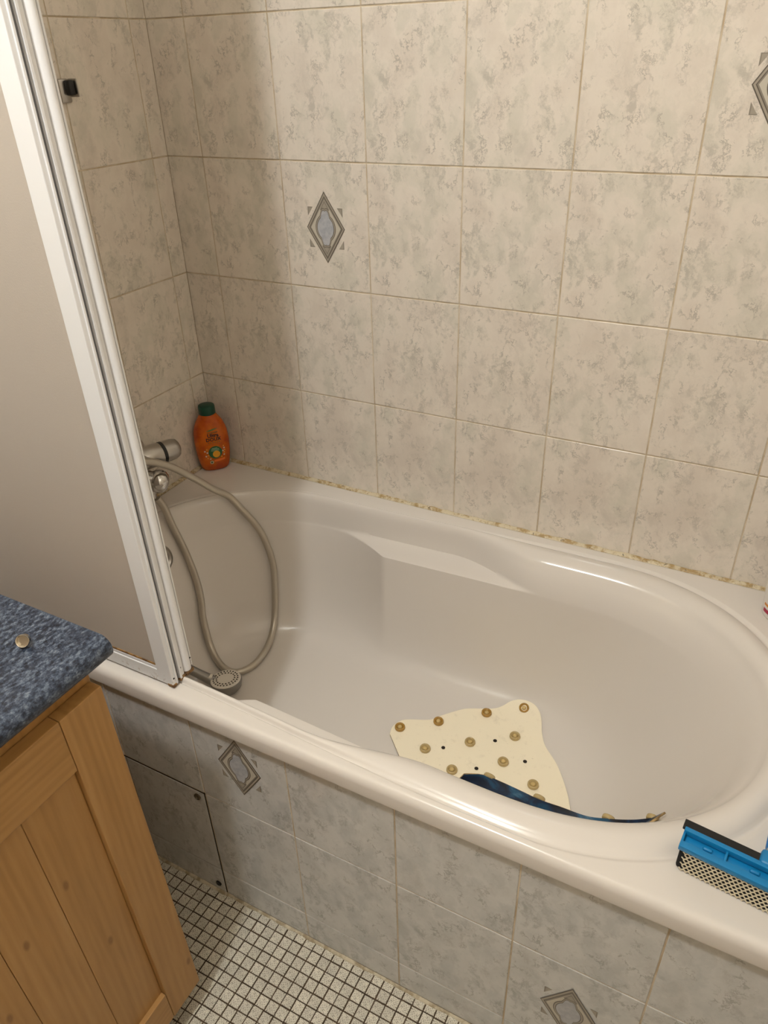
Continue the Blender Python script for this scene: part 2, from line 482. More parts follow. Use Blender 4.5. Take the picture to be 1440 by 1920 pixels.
def wood(name, axis='z', c=((190, 148, 92), (176, 133, 78), (156, 114, 62)), off=(0, 0, 0)):
    m = mat(name, c[0], .42); t = NT(m); v = t.obj()
    sc = {'z': (1, 1, .07), 'y': (1, .07, 1)}[axis]
    v2 = t.mapping(v, scale=sc, loc=off)
    g = t.noise(v2, 95, 4, .6, .3)
    big = t.noise(v2, 16, 3, .55, .8)
    wv = t.n('ShaderNodeTexWave', wave_type='BANDS', bands_direction='Y' if axis == 'z' else 'Z'); t.l(v2, wv.inputs['Vector'])
    wv.inputs['Scale'].default_value = 26; wv.inputs['Distortion'].default_value = 9; wv.inputs['Detail'].default_value = 2; wv.inputs['Detail Scale'].default_value = .6
    f = t.math('ADD', t.math('MULTIPLY', g, .42), t.math('ADD', t.math('MULTIPLY', big, .5), t.math('MULTIPLY', wv.outputs['Fac'], .08)))
    col = t.ramp(f, [(.30, lin(c[2])), (.52, lin(c[1])), (.74, lin(c[0]))])
    # small knots
    se = t.n('ShaderNodeSeparateXYZ'); t.l(v, se.inputs[0]); cb = t.n('ShaderNodeCombineXYZ')
    t.l(t.math('MULTIPLY', se.outputs['Y'], 1.0 if axis == 'z' else .45), cb.inputs[0]); t.l(t.math('MULTIPLY', se.outputs['Z'], .45 if axis == 'z' else 1.0), cb.inputs[1])
    vo = t.n('ShaderNodeTexVoronoi', feature='F1', voronoi_dimensions='2D'); t.l(cb.outputs[0], vo.inputs['Vector']); vo.inputs['Scale'].default_value = 9
    kn = t.ramp(vo.outputs['Distance'], [(.022, .6), (.05, 0.0)])
    t.l(t.mix(kn, col, lin((116, 74, 36))), t.p.inputs['Base Color'])
    t.bump(g, .06, .0006)
    return m
M_PINE_V = wood('pine_vertical', 'z'); M_PINE_H = wood('pine_horizontal', 'y', off=(.2, 1.1, .5))

# ------------------------------------------------------------------ sealant beads
def sealant_material():
    m = mat('aged_sealant', (214, 200, 168), .5); t = NT(m); v = t.obj()
    c = t.ramp(t.noise(v, 60, 4, .7), [(.40, lin((170, 142, 94))), (.56, lin((214, 200, 170)))])
    mould = t.ramp(t.noise(v, 130, 3, .6), [(.62, 0.0), (.68, .8)])
    t.l(t.mix(mould, c, lin((74, 58, 40))), t.p.inputs['Base Color']); t.bump(t.noise(v, 220, 3), .5, .002)
    return m
M_SEAL = sealant_material()
def bead(p0, p1, out, n=90, r=.0052):
    """irregular quarter-round strip between deck and wall; out = direction away from the wall"""
    bm = bmesh.new(); p0, p1, out = Vector(p0), Vector(p1), Vector(out); rr = []
    for i in range(n+1):
        p = p0.lerp(p1, i/n); a = r*random.uniform(.75, 1.2); b = r*random.uniform(.75, 1.25)
        rr.append([bm.verts.new(p + out*(1.45*a*math.cos(q)) + Vector((0, 0, b*math.sin(q)))) for q in (0, .5, 1.0, 1.57)])
    for A, B in zip(rr, rr[1:]):
        for k in range(3): bm.faces.new((A[k], A[k+1], B[k+1], B[k]))
    bmesh.ops.recalc_face_normals(bm, faces=bm.faces)
    return bm
tag(obj('trim_1', bead((XL, -.0002, ZD-.0040), (XR, -.0002, ZD-.0040), (0, -1, 0), r=.0064), M_SEAL, smooth=True), 'yellowed silicone bead where the bath meets the long wall', kind='structure')
tag(obj('trim_2', bead((XL+.0002, -.002, ZD-.0040), (XL+.0002, -.75, ZD-.0040), (1, 0, 0), r=.0062), M_SEAL, smooth=True), 'stained silicone bead along the tap end wall', kind='structure')
tag(obj('trim_3', bead((XL, YP-.0003, -.0012), (XR, YP-.0003, -.0012), (0, -1, 0), r=.0042), noisy('pale_floor_joint', (206, 194, 168), (164, 148, 120), 60, .9), smooth=True), 'pale grout joint where the bath panel meets the floor', kind='structure')

# overflow cover on the sloping foot end
def onto(p, d):
    h = TUB_BVH.ray_cast(Vector(p), Vector(d).normalized()); return h[0], h[1]
hp, hn = onto((.5, -.358, .485), (-1, 0, 0))
if hn.dot(Vector((1, 0, 0))) < 0: hn = -hn
ov = child_fix(obj('overflow_cover', newlathe(hp-hn*.002, hn, [(0, .036), (.004, .036), (.009, .033), (.011, .027), (.008, .023), (.010, .018), (.012, .0)], 40), M_CHROME, bathtub, smooth=True, angle=40), bathtub)
ov['label'] = 'round chrome overflow cover'

# ------------------------------------------------------------------ tiled bath panel
panel = empty('bath_apron', (.7, YP, 0))
tag(panel, 'tiled front apron of the bath with two diamond tiles', 'bath apron')
obj_bb = child_fix(obj('backing_board', newbox(XL+.002, XR-.002, YP+.0012, YP+.02, 0.0, .535), M_GROUT, panel), panel)
PX = .4172; ZJ1, ZJ2 = .3199, .0804
def pt(parent, a, b, z0, z1, prn):
    o = put_tile(parent, a, b, z0, z1, lambda x, z, d: (x, YP+d, z), prn, m=M_TILE_SHADED)
    o.matrix_parent_inverse = Matrix.Translation(-Vector(panel.location)) if parent is panel else parent.matrix_parent_inverse
    return o
hatch = obj('access_hatch', newbox(PX-.4+.0016-.11, PX-.0016, YP+.0010, YP+.0016, .001, ZJ1-.0016), noisy('hatch_grout', (150, 138, 116), (96, 84, 66), 20, .9), panel)
child_fix(hatch, panel); hatch['label'] = 'removable tiled hatch held by screws'
def hatch_tile(a, b, z0, z1, prn):
    o = put_tile(hatch, a, b, z0, z1, lambda x, z, d: (x, YP+d, z), prn, m=M_TILE_SHADED); return o
for k in range(-3, 6):
    a, b = max(PX+.2*k, XL+.003), min(PX+.2*k+.2, XR-.003)
    if b-a < .02: continue
    t_ = pt(panel, a, b, ZJ1, .5699, 3 + (k % 2)*2)
    if k == 0: decor(t_)
    if k < 0:
        hatch_tile(a, b-(.002 if k == -1 else 0), ZJ2, ZJ1-.003, 1.0 + (k % 2)); hatch_tile(a, b-(.002 if k == -1 else 0), .001, ZJ2, 4.0)
    else:
        t_ = pt(panel, a, b, ZJ2, ZJ1, 1.0 + (k % 2)*4); pt(panel, a, b, .0012, ZJ2, 4.0+k)
        if k == 3: decor(t_)
for o in list(panel.children):
    if o.name.startswith('tile') : o.matrix_parent_inverse = Matrix.Translation(-Vector(panel.location))
M_SCREW = mat('worn_brass_screw', (120, 110, 92), .35, .9)
for (sx, sz, r_, mm) in ((.3969, .3005, .0075, M_SCREW), (.3981, .0243, .0068, M_BLACK)):
    bm = newlathe((sx, YP+.001, sz), (0, -1, 0), [(0, r_), (.0035, r_), (.0045, r_*.8), (.0045, r_*.5), (.003, r_*.45), (.003, 0)], 24)
    o = obj('screw', bm, mm, hatch, smooth=True, angle=30)
# dark strips painted as the shadow in the gap around the hatch
gap = child_fix(obj('hatch_gap_shadow', newbox(PX-.0034, PX-.0008, YP+.0004, YP+.0016, 0.0, ZJ1), mat('gap_shadow_paint', (52, 44, 34), .9), panel), panel)
gap2 = child_fix(obj('hatch_gap_shadow', newbox(XL+.003, PX, YP+.0004, YP+.0016, ZJ1-.0036, ZJ1-.0010), bpy.data.materials['gap_shadow_paint'], panel), panel)

# ------------------------------------------------------------------ shower screen
screen = empty('shower_screen', (.15, -.705, ZD))
tag(screen, 'folding shower screen with white profiles and frosted pane on the bath rim', 'shower screen')
def sheared(bm):
    for v in bm.verts: v.co.x -= (v.co.z-.577)*.0162
    bmesh.ops.recalc_face_normals(bm, faces=bm.faces); return bm
def sp(name, bm, m=M_ALU, parent=None, smooth=False, angle=None):
    o = obj(name, sheared(bm), m, parent or screen, smooth=smooth, angle=angle)
    if parent is None: child_fix(o, screen)
    return o
Z0, Z1 = .5775, 2.12
def rust_material():
    m = mat('white_profile_stained', (232, 231, 231), .35); t = NT(m); v = t.obj()
    sep = t.n('ShaderNodeSeparateXYZ'); t.l(v, sep.inputs[0])
    low = t.ramp(t.math('MULTIPLY', t.math('SUBTRACT', sep.outputs['Z'], .575), 12.0), [(0.02, 1.0), (.28, 0.0)])
    n_ = t.ramp(t.noise(v, 90, 4, .7), [(.55, 0.0), (.64, 1.0)])
    n2 = t.ramp(t.noise(v, 300, 2, .6), [(.72, 0.0), (.78, .2)])
    f = t.math('MAXIMUM', t.math('MULTIPLY', low, n_), n2)
    t.l(t.mix(f, lin((232, 231, 231)), lin((140, 100, 52))), t.p.inputs['Base Color'])
    return m
M_ALUR = rust_material()
M_DIRT = noisy('rusty_grime', (168, 128, 74), (96, 68, 40), 70, .8)
def frost():
    m = bpy.data.materials.new('frosted_acrylic'); m.use_nodes = True; nt = m.node_tree; nt.nodes.clear()
    out = nt.nodes.new('ShaderNodeOutputMaterial'); mx = nt.nodes.new('ShaderNodeMixShader'); a = nt.nodes.new('ShaderNodeBsdfPrincipled'); b = nt.nodes.new('ShaderNodeBsdfTranslucent')
    tc = nt.nodes.new('ShaderNodeTexCoord'); n_ = nt.nodes.new('ShaderNodeTexNoise'); n_.inputs['Scale'].default_value = 420; nt.links.new(tc.outputs['Object'], n_.inputs['Vector'])
    bp = nt.nodes.new('ShaderNodeBump'); bp.inputs['Strength'].default_value = .35; bp.inputs['Distance'].default_value = .001; nt.links.new(n_.outputs['Fac'], bp.inputs['Height'])
    nt.links.new(bp.outputs[0], a.inputs['Normal'])
    a.inputs['Base Color'].default_value = (*lin((208, 197, 185)), 1); a.inputs['Roughness'].default_value = .45
    b.inputs['Color'].default_value = (*lin((196, 184, 168)), 1); mx.inputs[0].default_value = .22
    nt.links.new(a.outputs[0], mx.inputs[1]); nt.links.new(b.outputs[0], mx.inputs[2]); nt.links.new(mx.outputs[0], out.inputs[0])
    return m
M_FROST = frost()
XE = .3935                                           # outer end of the leaves at the rim
st = sp('front_stile', newbox(XE-.0315, XE, -.730, -.7215, Z0, Z1, .0012), M_ALUR)
sp('stile_lip', newbox(XE-.001, XE+.0022, -.7228, -.7192, Z0+.001, Z1, .0006), M_ALUR, None)
sp('bottom_rail', newbox(XL+.03, XE-.0312, -.730, -.7215, Z0, Z0+.026, .001), M_ALUR)
sp('glazing_bead', newbox(XL+.03, XE-.0312, -.7285, -.7225, Z0+.0255, Z0+.0335, .0015), M_ALUR)
sp('top_rail', newbox(XL+.03, XE-.0312, -.730, -.7215, Z1-.03, Z1, .001), M_ALU)
pn = sp('frosted_pane', newbox(XL+.026, XE-.028, -.7265, -.7245, Z0+.030, Z1-.028), M_FROST); pn['label'] = 'frosted plastic pane'
sp('grime_line', newbox(XL+.04, XE-.034, -.7281, -.7262, Z0+.0325, Z0+.0365), M_DIRT)
sp('wall_profile', newbox(XL+.0005, XL+.031, -.734, -.684, Z0, Z1, .002), M_ALU)
# second leaf folded behind the first
sp('middle_stile', newbox(XE-.03, XE-.0025, -.7115, -.6985, Z0+.001, Z1, .001), M_ALUR)
sp('middle_lip', newbox(XE-.003, XE+.0008, -.7112, -.7068, Z0+.001, Z1, .0006), M_ALUR)
sp('middle_pane', newbox(XL+.032, XE-.028, -.7065, -.7045, Z0+.02, Z1-.02), M_FROST)
sp('middle_bottom_rail', newbox(XL+.032, XE-.03, -.7115, -.6995, Z0+.001, Z0+.024, .001), M_ALU)
sp('middle_seal', newbox(XE-.02, XE-.0035, -.7205, -.7125, Z0+.002, Z1-.002), mat('grey_gasket', (112, 112, 114), .6))
# rounded end profile of the last leaf
bm = bmesh.new()
prof = [(XE-.03, -.6965), (XE-.006, -.6972)] + [(XE-.0065+.0085*math.cos(a), -.6885+.0085*math.sin(a)) for a in [(-1.45+2.9*i/14) for i in range(15)]] + [(XE-.006, -.680), (XE-.03, -.6805)]
lo_ = [bm.verts.new((x, y, Z0+.004)) for x, y in prof]; hi_ = [bm.verts.new((x, y, Z1)) for x, y in prof]
for i in range(len(prof)): bm.faces.new((lo_[i], lo_[(i+1) % len(prof)], hi_[(i+1) % len(prof)], hi_[i]))
bm.faces.new(lo_[::-1]); bm.faces.new(hi_)
sp('rounded_end_profile', bm, M_ALUR, smooth=True, angle=35)
sp('back_lip', newbox(XE-.008, XE-.002, -.6795, -.6765, Z0+.006, Z1, .0008), M_ALUR)
sp('rear_pane', newbox(XL+.032, XE-.028, -.690, -.688, Z0+.02, Z1-.02), M_FROST)
# yellowed plastic shoes under the leaves, standing on the rim
for nm, (a, b, c, d) in (('foot_cap', (XE-.012, XE+.0012, -.7305, -.7212)), ('foot_cap', (XE-.012, XE+.0005, -.712, -.698)), ('foot_cap', (XE-.016, XE+.0025, -.6975, -.6795))):
    sp(nm, newbox(a, b, c, d, Z0-.0032, Z0+.0025, .0006), M_DIRT)
for yy, zz in ((-.7256, .592), (-.705, .598), (-.6795, .60)):
    sp('rivet_hole', newlathe((XE-.0005 if yy < -.72 else XE-.003, yy, zz), (1, 0, 0), [(0, .0016), (.0012, .0016), (.0014, 0)], 12), M_BLACK)

# ------------------------------------------------------------------ wall-mounted shower holder
hold = empty('shower_holder', (XL, -.242, 1.446))
tag(hold, 'small chrome and black shower head holder high on the tap end wall', 'shower holder')
child_fix(obj('wall_plate', newbox(XL, XL+.008, -.262, -.2375, 1.424, 1.463, .003), M_CHROME, hold, smooth=True, angle=40), hold)
child_fix(obj('clip', newbox(XL+.006, XL+.020, -.2495, -.2360, 1.436, 1.461, .003, 3), M_BLACK, hold, smooth=True, angle=40), hold)
child_fix(obj('rim', newbox(XL+.002, XL+.024, -.2355, -.2325, 1.433, 1.463, .0013), M_CHROME, hold, smooth=True, angle=40), hold)

# ------------------------------------------------------------------ mixer tap
mix = empty('bath_mixer', (XL, -.33, .70))
tag(mix, 'chrome bath mixer with black-ringed knob on the tap end wall', 'tap')
def mp(name, bm, m=M_CHROME, ang=35): return child_fix(obj(name, bm, m, mix, smooth=True, angle=ang), mix)
for yy in (-.275, -.425): mp('escutcheon', newlathe((XL, yy, .712), (1, 0, 0), [(0, .032), (.004, .032), (.012, .022), (.03, .016), (.05, .016)], 32))
bm = bmesh.new(); lathe(bm, (-.034, -.44, .712), (0, 1, 0), [(0, .018), (.004, .021), (.165, .021), (.175, .018)], 32); bmesh.ops.recalc_face_normals(bm, faces=bm.faces)
mp('body', bm)
KD = Vector((.30, .95, -.02)).normalized()
mp('valve_sleeve', newlathe(Vector((-.046, -.312, .714)), KD, [(0, .021), (.012, .0268), (.052, .0268), (.056, .0255)], 32))
mp('ring', newlathe(Vector((-.046, -.312, .714))+KD*.056, KD, [(0, .0262), (.0075, .0262)], 32), M_BLACK)
kb = bmesh.new(); o0 = Vector((-.046, -.312, .714))+KD*.0635
lathe(kb, o0, KD, [(0, .0258), (.026, .0248), (.036, .0212), (.040, .015), (.041, .0)], 12); bmesh.ops.recalc_face_normals(kb, faces=kb.faces)
mp('knob', kb, ang=50)
KD2 = Vector((.30, -.95, -.02)).normalized()
mp('valve_sleeve', newlathe(Vector((-.046, -.40, .714)), KD2, [(0, .021), (.012, .0268), (.052, .0268), (.056, .0255)], 32))
mp('knob', newlathe(Vector((-.046, -.40, .714))+KD2*.056, KD2, [(0, .0222), (.026, .0215), (.036, .0185), (.041, .0)], 12), ang=50)
bm = bmesh.new(); tube(bm, catmull([(-.04, -.335, .705), (-.03, -.325, .685), (-.014, -.312, .672), (.0, -.302, .668)], 6), [.017, .0172, .0175, .0178, .018, .0184, .0188, .0192, .0196, .02, .0205, .021, .0215, .022, .0222, .0224, .0226, .0228, .023][:19], 24)
mp('spout', bm)
mp('spout_end', newlathe((-.016, -.314, .6725), (.72, .62, -.30), [(0, .020), (.008, .0262), (.02, .0275), (.03, .0250), (.037, .018), (.040, .008), (.0405, .0)], 32), M_CHROME2)
mp('hose_nut', newlathe((-.018, -.322, .664), (.1, .06, -1), [(0, .0115), (.022, .0115), (.024, .0095), (.034, .0095)], 16))

# ------------------------------------------------------------------ shower hose and hand shower
HR = .0085
def above(p, r=HR):
    p = Vector(p); loc, nor, idx, dist = TUB_BVH.find_nearest(p)
    c = Vector((.65, YC, .75)); 
    if nor.dot(c-loc) < 0: nor = -nor
    d = (p-loc).dot(nor)
    return p + nor*(r-d) if d < r else p
hose_pts = [(-.006, -.316, .628), (.002, -.308, .60), (.010, -.302, .548), (.029, -.298, .482), (.051, -.302, .411), (.065, -.312, .358), (.078, -.330, .308),
            (.110, -.353, .246), (.155, -.374, .224), (.192, -.370, .2145), (.215, -.336, .2145), (.216, -.284, .217), (.204, -.230, .231), (.192, -.193, .269),
            (.184, -.170, .336), (.178, -.158, .393), (.163, -.154, .450), (.142, -.157, .500), (.112, -.168, .546), (.085, -.178, .583), (.064, -.203, .610), (.050, -.2287, .6414), (.035, -.2592, .6759),
            (.022, -.284, .702), (.012, -.305, .718), (.002, -.328, .731), (-.004, -.360, .742), (-.006, -.405, .735), (-.004, -.450, .690), (.000, -.480, .60), (.012, -.492, .50), (.024, -.490, .40), (.040, -.475, .325), (.052, -.468, .295)]
hose_pts = [above(p) for p in hose_pts]
cp = catmull(hose_pts, 14)
bm = bmesh.new(); tube(bm, [above(p) for p in cp], HR, 16)
def hose_material():
    m = mat('metallic_hose', (188, 180, 166), .3, .6); return m
tag(obj('shower_hose', bm, hose_material(), smooth=True, angle=60), 'silvery flexible shower hose looping down into the tub', 'hose')
hd = Vector((-.10, .10, .99)).normalized()
hc = Vector((.205, -.4195, .2415))
head = empty('hand_shower', hc - hd*.03)
tag(head, 'grey round hand shower lying face up in the tub by the screen', 'hand shower')
hx, hy, hz = frame_for(hd)
M_GREYP = mat('grey_chrome_plastic', (140, 136, 130), .3, .6); M_FACE = mat('pale_grey_plastic', (232, 224, 212), .45)
child_fix(obj('head_body', newlathe(hc-hd*.034, hd, [(0, .016), (.004, .026), (.014, .0345), (.027, .0375), (.030, .0378), (.032, .037), (.032, .0)], 48), M_GREYP, head, smooth=True, angle=35), head)
fp = child_fix(obj('face_plate', newlathe(hc-hd*.003, hd, [(0, .0355), (.0035, .0355), (.0045, .034), (.005, .0)], 48), M_FACE, head, smooth=True, angle=30), head)
M_NOZ = mat('dark_nozzle_rubber', (74, 64, 52), .6)
for rr, nn in ((.0285, 24), (.0215, 18)):
    for k in range(nn):
        a = 2*math.pi*k/nn
        obj('nozzle', newlathe(hc+hd*.0018+(hx*math.cos(a)+hy*math.sin(a))*rr, hd, [(0, .0020), (.0007, .0020), (.0009, 0)], 8), M_NOZ, fp)
hs = Vector((.180, -.428, .228)); he = Vector((.052, -.468, .292))
bm = bmesh.new(); L = [hs + (he-hs)*t + Vector((0, 0, .004*math.sin(math.pi*t))) for t in [i/10 for i in range(11)]]
tube(bm, [above(p, .011) for p in L], [.013, .0125, .0115, .011, .011, .0112, .0115, .0118, .0118, .0112, .0105], 18)
child_fix(obj('handle', bm, M_GREYP, head, smooth=True, angle=50), head)
child_fix(obj('spray_selector', newbox(-.004, .004, -.006, .006, 0, .004, .0015), M_FACE, head, smooth=True, angle=40), head)
head.children[-1].location = hc - hx*0 + Vector((-.034, -.012, .003)); head.children[-1].rotation_euler = (0, 0, .4)

# ------------------------------------------------------------------ anti-slip bath mat, printed side down
mat_root = empty('bath_mat', (.85, -.36, .21))
tag(mat_root, 'upturned cream bath mat with suction cups, one edge curling up blue', 'bath mat')
Fp = [(.6150, -.3715), (.6115, -.3590), (.612, -.3423), (.6272, -.3191), (.6757, -.2953), (.6927, -.2746), (.7249, -.2393), (.7449, -.2242), (.7933, -.2023), (.8097, -.1878), (.8239, -.1714), (.8451, -.1630), (.8703, -.1640), (.8891, -.1740), (.9025, -.1935), (.9139, -.2249), (.9305, -.2548), (.9639, -.2891), (.9866, -.3208), (1.008, -.3582), (1.0191, -.3834)]
Bp = [(.748, -.502), (.785, -.518), (.83, -.527), (.90, -.525), (.97, -.520), (1.03, -.512), (1.065, -.500)]
Ep = [(.8264, -.4656, .300), (.8595, -.452, .300), (.9082, -.4525, .300), (.9724, -.4577, .300), (1.0122, -.4559, .300), (1.0614, -.4581, .305), (1.0979, -.4594, .320), (1.149, -.4605, .350), (1.1914, -.4665, .392)]
NS, N1, N2 = 120, 30, 14
def resample(P, n, k=8):
    c = catmull([Vector(p) if len(p) == 3 else Vector((p[0], p[1], 0)) for p in P], k)
    ln = [0]
    for a, b in zip(c, c[1:]): ln.append(ln[-1]+(b-a).length)
    out = []
    for i in range(n+1):
        s_ = ln[-1]*i/n; j = 0
        while j < len(ln)-2 and ln[j+1] < s_: j += 1
        out.append(c[j].lerp(c[j+1], (s_-ln[j])/max(ln[j+1]-ln[j], 1e-9)))
    return out
def floor_z(x, y):
    h = TUB_BVH.ray_cast(Vector((x, y, .5)), Vector((0, 0, -1))); return h[0].z if h[0] else .205
F_, B_, E_ = resample(Fp, NS), resample(Bp, NS), resample(Ep, NS)
TH = .0035
top = []
for i in range(NS+1):
    col_ = []
    for k in range(N1+1):
        t = k/N1; p = F_[i].lerp(B_[i], t); col_.append(Vector((p.x, p.y, floor_z(p.x, p.y)+TH+.001)))
    b = col_[-1]; e = E_[i]
    mid = b.lerp(e, .5) + Vector((0, -.022, -.012))
    for k in range(1, N2+1):
        t = k/N2
        p = b*(1-t)**2 + mid*2*t*(1-t) + e*t*t
        col_.append(above(p, TH+.002))
    top.append(col_)
def normals(Gd):
    N = []
    for i in range(len(Gd)):
        r_ = []
        for k in range(len(Gd[0])):
            a = Gd[min(i+1, len(Gd)-1)][k]-Gd[max(i-1, 0)][k]; b = Gd[i][min(k+1, len(Gd[0])-1)]-Gd[i][max(k-1, 0)]
            n_ = b.cross(a); r_.append(n_.normalized() if n_.length > 1e-9 else Vector((0, 0, 1)))
        N.append(r_)
    return N
NRM = normals(top)
if NRM[NS//2][5].z < 0: NRM = [[-n_ for n_ in r_] for r_ in NRM]
bm = bmesh.new()
va = [[bm.verts.new(p) for p in r_] for r_ in top]
vb = [[bm.verts.new(p - n_*TH) for p, n_ in zip(r_, q_)] for r_, q_ in zip(top, NRM)]
K = N1+N2
for i in range(NS):
    for k in range(K):
        bm.faces.new((va[i][k], va[i+1][k], va[i+1][k+1], va[i][k+1])).material_index = 0
        bm.faces.new((vb[i][k], vb[i][k+1], vb[i+1][k+1], vb[i+1][k])).material_index = 1
for k in range(K):
    for i in (0, NS): bm.faces.new((va[i][k], va[i][k+1], vb[i][k+1], vb[i][k])).material_index = 2
for i in range(NS):
    for k in (0, K): bm.faces.new((va[i][k], va[i+1][k], vb[i+1][k], vb[i][k])).material_index = 2
bmesh.ops.recalc_face_normals(bm, faces=bm.faces)
MAT_BVH = BVHTree.FromBMesh(bm)
def mat_cream():
    m = mat('cream_rubber', (253, 241, 214), .55); t = NT(m); v = t.obj()
    sm = t.ramp(t.noise(v, 34, 5, .75), [(.58, 0.0), (.75, .5)]); sp_ = t.ramp(t.noise(v, 260, 2, .6), [(.70, 0.0), (.76, .4)])
    t.l(t.mix(t.math('MAXIMUM', t.math('MULTIPLY', sm, t.noise(v, 9, 1)), sp_), lin((253, 241, 214)), lin((176, 160, 132))), t.p.inputs['Base Color'])
    return m
def mat_blue():
    m = mat('dark_blue_print', (20, 52, 84), .3); t = NT(m); v = t.obj()
    t.l(t.ramp(t.noise(t.mapping(v, scale=(1, 1, 2)), 16, 4, .6, 1.0), [(.40, lin((8, 12, 22))), (.53, lin((14, 38, 66))), (.64, lin((26, 84, 116))), (.76, lin((120, 140, 150)))]), t.p.inputs['Base Color'])
    return m
child_fix(obj('sheet', bm, [mat_cream(), mat_blue(), noisy('sheet_edge', (196, 164, 110), (96, 72, 44), 80, .8)], mat_root, smooth=True, angle=50), mat_root)
M_AMBER = mat('amber_suction_cup', (172, 132, 62), .22, spec=.5); M_CUPIN = mat('suction_cup_centre', (204, 176, 116), .25); M_CLEAR = mat('clear_suction_cup', (186, 162, 112), .22)
cup_pts = [(.6275, -.3467), (.6972, -.2935), (.7844, -.2228), (.8579, -.1744), (.7025, -.376), (.7823, -.3172), (.8638, -.259), (.8643, -.3354), (.9383, -.3631), (.776, -.402)]
cup_flap = [(.8720, -.4520, .2945), (.9720, -.4565, .2945), (1.0980, -.4580, .3150), (1.1680, -.4600, .3600)]
def cup_mesh(m):
    bm = newlathe((0, 0, 0), (0, 0, 1), [(0, .0108), (.002, .0116), (.0062, .0112), (.0080, .0100), (.0078, .0086), (.0040, .0072), (.0032, .0060), (.0030, .0)], 24)
    me = mesh_from(bm, 'suction_cup'); me.materials.append(m); me.polygons.foreach_set('use_smooth', [True]*len(me.polygons)); return me
ME_CUPA, ME_CUPC = cup_mesh(M_AMBER), cup_mesh(M_CLEAR)
me_cen = mesh_from(newlathe((0, 0, .0025), (0, 0, 1), [(0, .0052), (.003, .0050), (.0046, .0036), (.0050, .0)], 20), 'cup_centre'); me_cen.materials.append(M_CUPIN); me_cen.polygons.foreach_set('use_smooth', [True]*len(me_cen.polygons))
def put_cup(p, me, nrm=None):
    loc, nor, _, _ = MAT_BVH.find_nearest(Vector(p))
    if nor.dot(Vector((.8, .35, 1))-Vector(loc)) < 0: nor = -nor
    if nrm: nor = Vector(nrm).normalized(); loc = Vector(p)
    o = bpy.data.objects.new('suction_cup', me); link(o, mat_root); child_fix(o, mat_root); link(bpy.data.objects.new('cup_centre', me_cen), o)
    o.matrix_basis = Matrix.Translation(loc) @ nor.to_track_quat('Z', 'Y').to_matrix().to_4x4()
for k, (x, y) in enumerate(cup_pts): put_cup((x, y, .2105), ME_CUPA if k < 4 else ME_CUPC)
for p in cup_flap: put_cup(p, ME_CUPC, (.05, .93, .36))
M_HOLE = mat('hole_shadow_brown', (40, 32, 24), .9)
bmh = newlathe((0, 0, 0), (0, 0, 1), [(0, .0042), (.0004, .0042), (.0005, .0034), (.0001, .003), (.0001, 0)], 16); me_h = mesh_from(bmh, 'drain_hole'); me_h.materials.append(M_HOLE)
for x, y in ((.7358, -.3548), (.8289, -.2877), (.9046, -.3124), (.8197, -.3743)):
    o = bpy.data.objects.new('drain_hole', me_h); link(o, mat_root); child_fix(o, mat_root); o.location = (x, y, .2105)

# ------------------------------------------------------------------ orange shampoo bottle
SB = Vector((-.0545, -.0535, ZD+.0005)); SA = math.radians(-41)
sb = empty('shampoo_bottle', SB); sb.rotation_euler = (0, 0, SA + math.pi/2)
tag(sb, 'orange shampoo bottle with green cap in the corner of the bath', 'bottle')
# local frame: front is -Y, width along X
WZ = [(0, .030), (.004, .034), (.02, .0390), (.05, .0428), (.08, .0440), (.105, .0420), (.125, .0365), (.140, .0285), (.150, .0215), (.154, .0195)]
DZ = [(0, .018), (.004, .0205), (.02, .0235), (.06, .0245), (.10, .0238), (.125, .022), (.140, .0205), (.150, .0195), (.154, .0190)]
def bottle_ring(z, n=48, k=1.0):
    a, b = pchip(WZ, z)*k, pchip(DZ, z)*k
    return [(a*math.copysign(abs(math.cos(q))**.85, math.cos(q)), b*math.copysign(abs(math.sin(q))**.85, math.sin(q)), z) for q in [2*math.pi*i/n for i in range(n)]]
bm = bmesh.new(); rs = []
for z in [0, .001, .004, .01, .02, .035, .05, .065, .08, .095, .105, .115, .125, .133, .140, .146, .150, .154]:
    rs.append([bm.verts.new(p) for p in bottle_ring(z, 48, .93 if z == 0 else 1)])
for a, b in zip(rs, rs[1:]):
    for i in range(48): bm.faces.new((a[i], a[(i+1) % 48], b[(i+1) % 48], b[i]))
bm.faces.new(rs[0][::-1]); bm.faces.new(rs[-1]); bmesh.ops.recalc_face_normals(bm, faces=bm.faces)
M_ORANGE = noisy('translucent_orange_plastic', (216, 108, 6), (178, 70, 4), 14, .25, spec=.5)
pb = M_ORANGE.node_tree.nodes['Principled BSDF']; pb.inputs['Subsurface Weight'].default_value = .3; pb.inputs['Subsurface Radius'].default_value = (.02, .008, .001); pb.inputs['Subsurface Scale'].default_value = .5
obj('bottle_body', bm, M_ORANGE, sb, smooth=True, angle=50)
bm = bmesh.new(); rs = []
for z, a, b in ((.1535, .0205, .0198), (.155, .0212, .0205), (.172, .0206, .0200), (.1755, .0196, .0190), (.1765, .0175, .0170)):
    rs.append([bm.verts.new((a*math.cos(2*math.pi*i/40), b*math.sin(2*math.pi*i/40), z)) for i in range(40)])
for a, b in zip(rs, rs[1:]):
    for i in range(40): bm.faces.new((a[i], a[(i+1) % 40], b[(i+1) % 40], b[i]))
bm.faces.new(rs[0][::-1]); bm.faces.new(rs[-1]); bmesh.ops.recalc_face_normals(bm, faces=bm.faces)
obj('cap', bm, mat('dark_green_plastic', (8, 66, 46), .4), sb, smooth=True, angle=40)
def front_y(x, z, off):
    a, b = pchip(WZ, z), pchip(DZ, z); u = min(abs(x)/a, .999)
    c = u**(1/.85); return -b*max(1-c*c, 0)**(.5*.85) - off
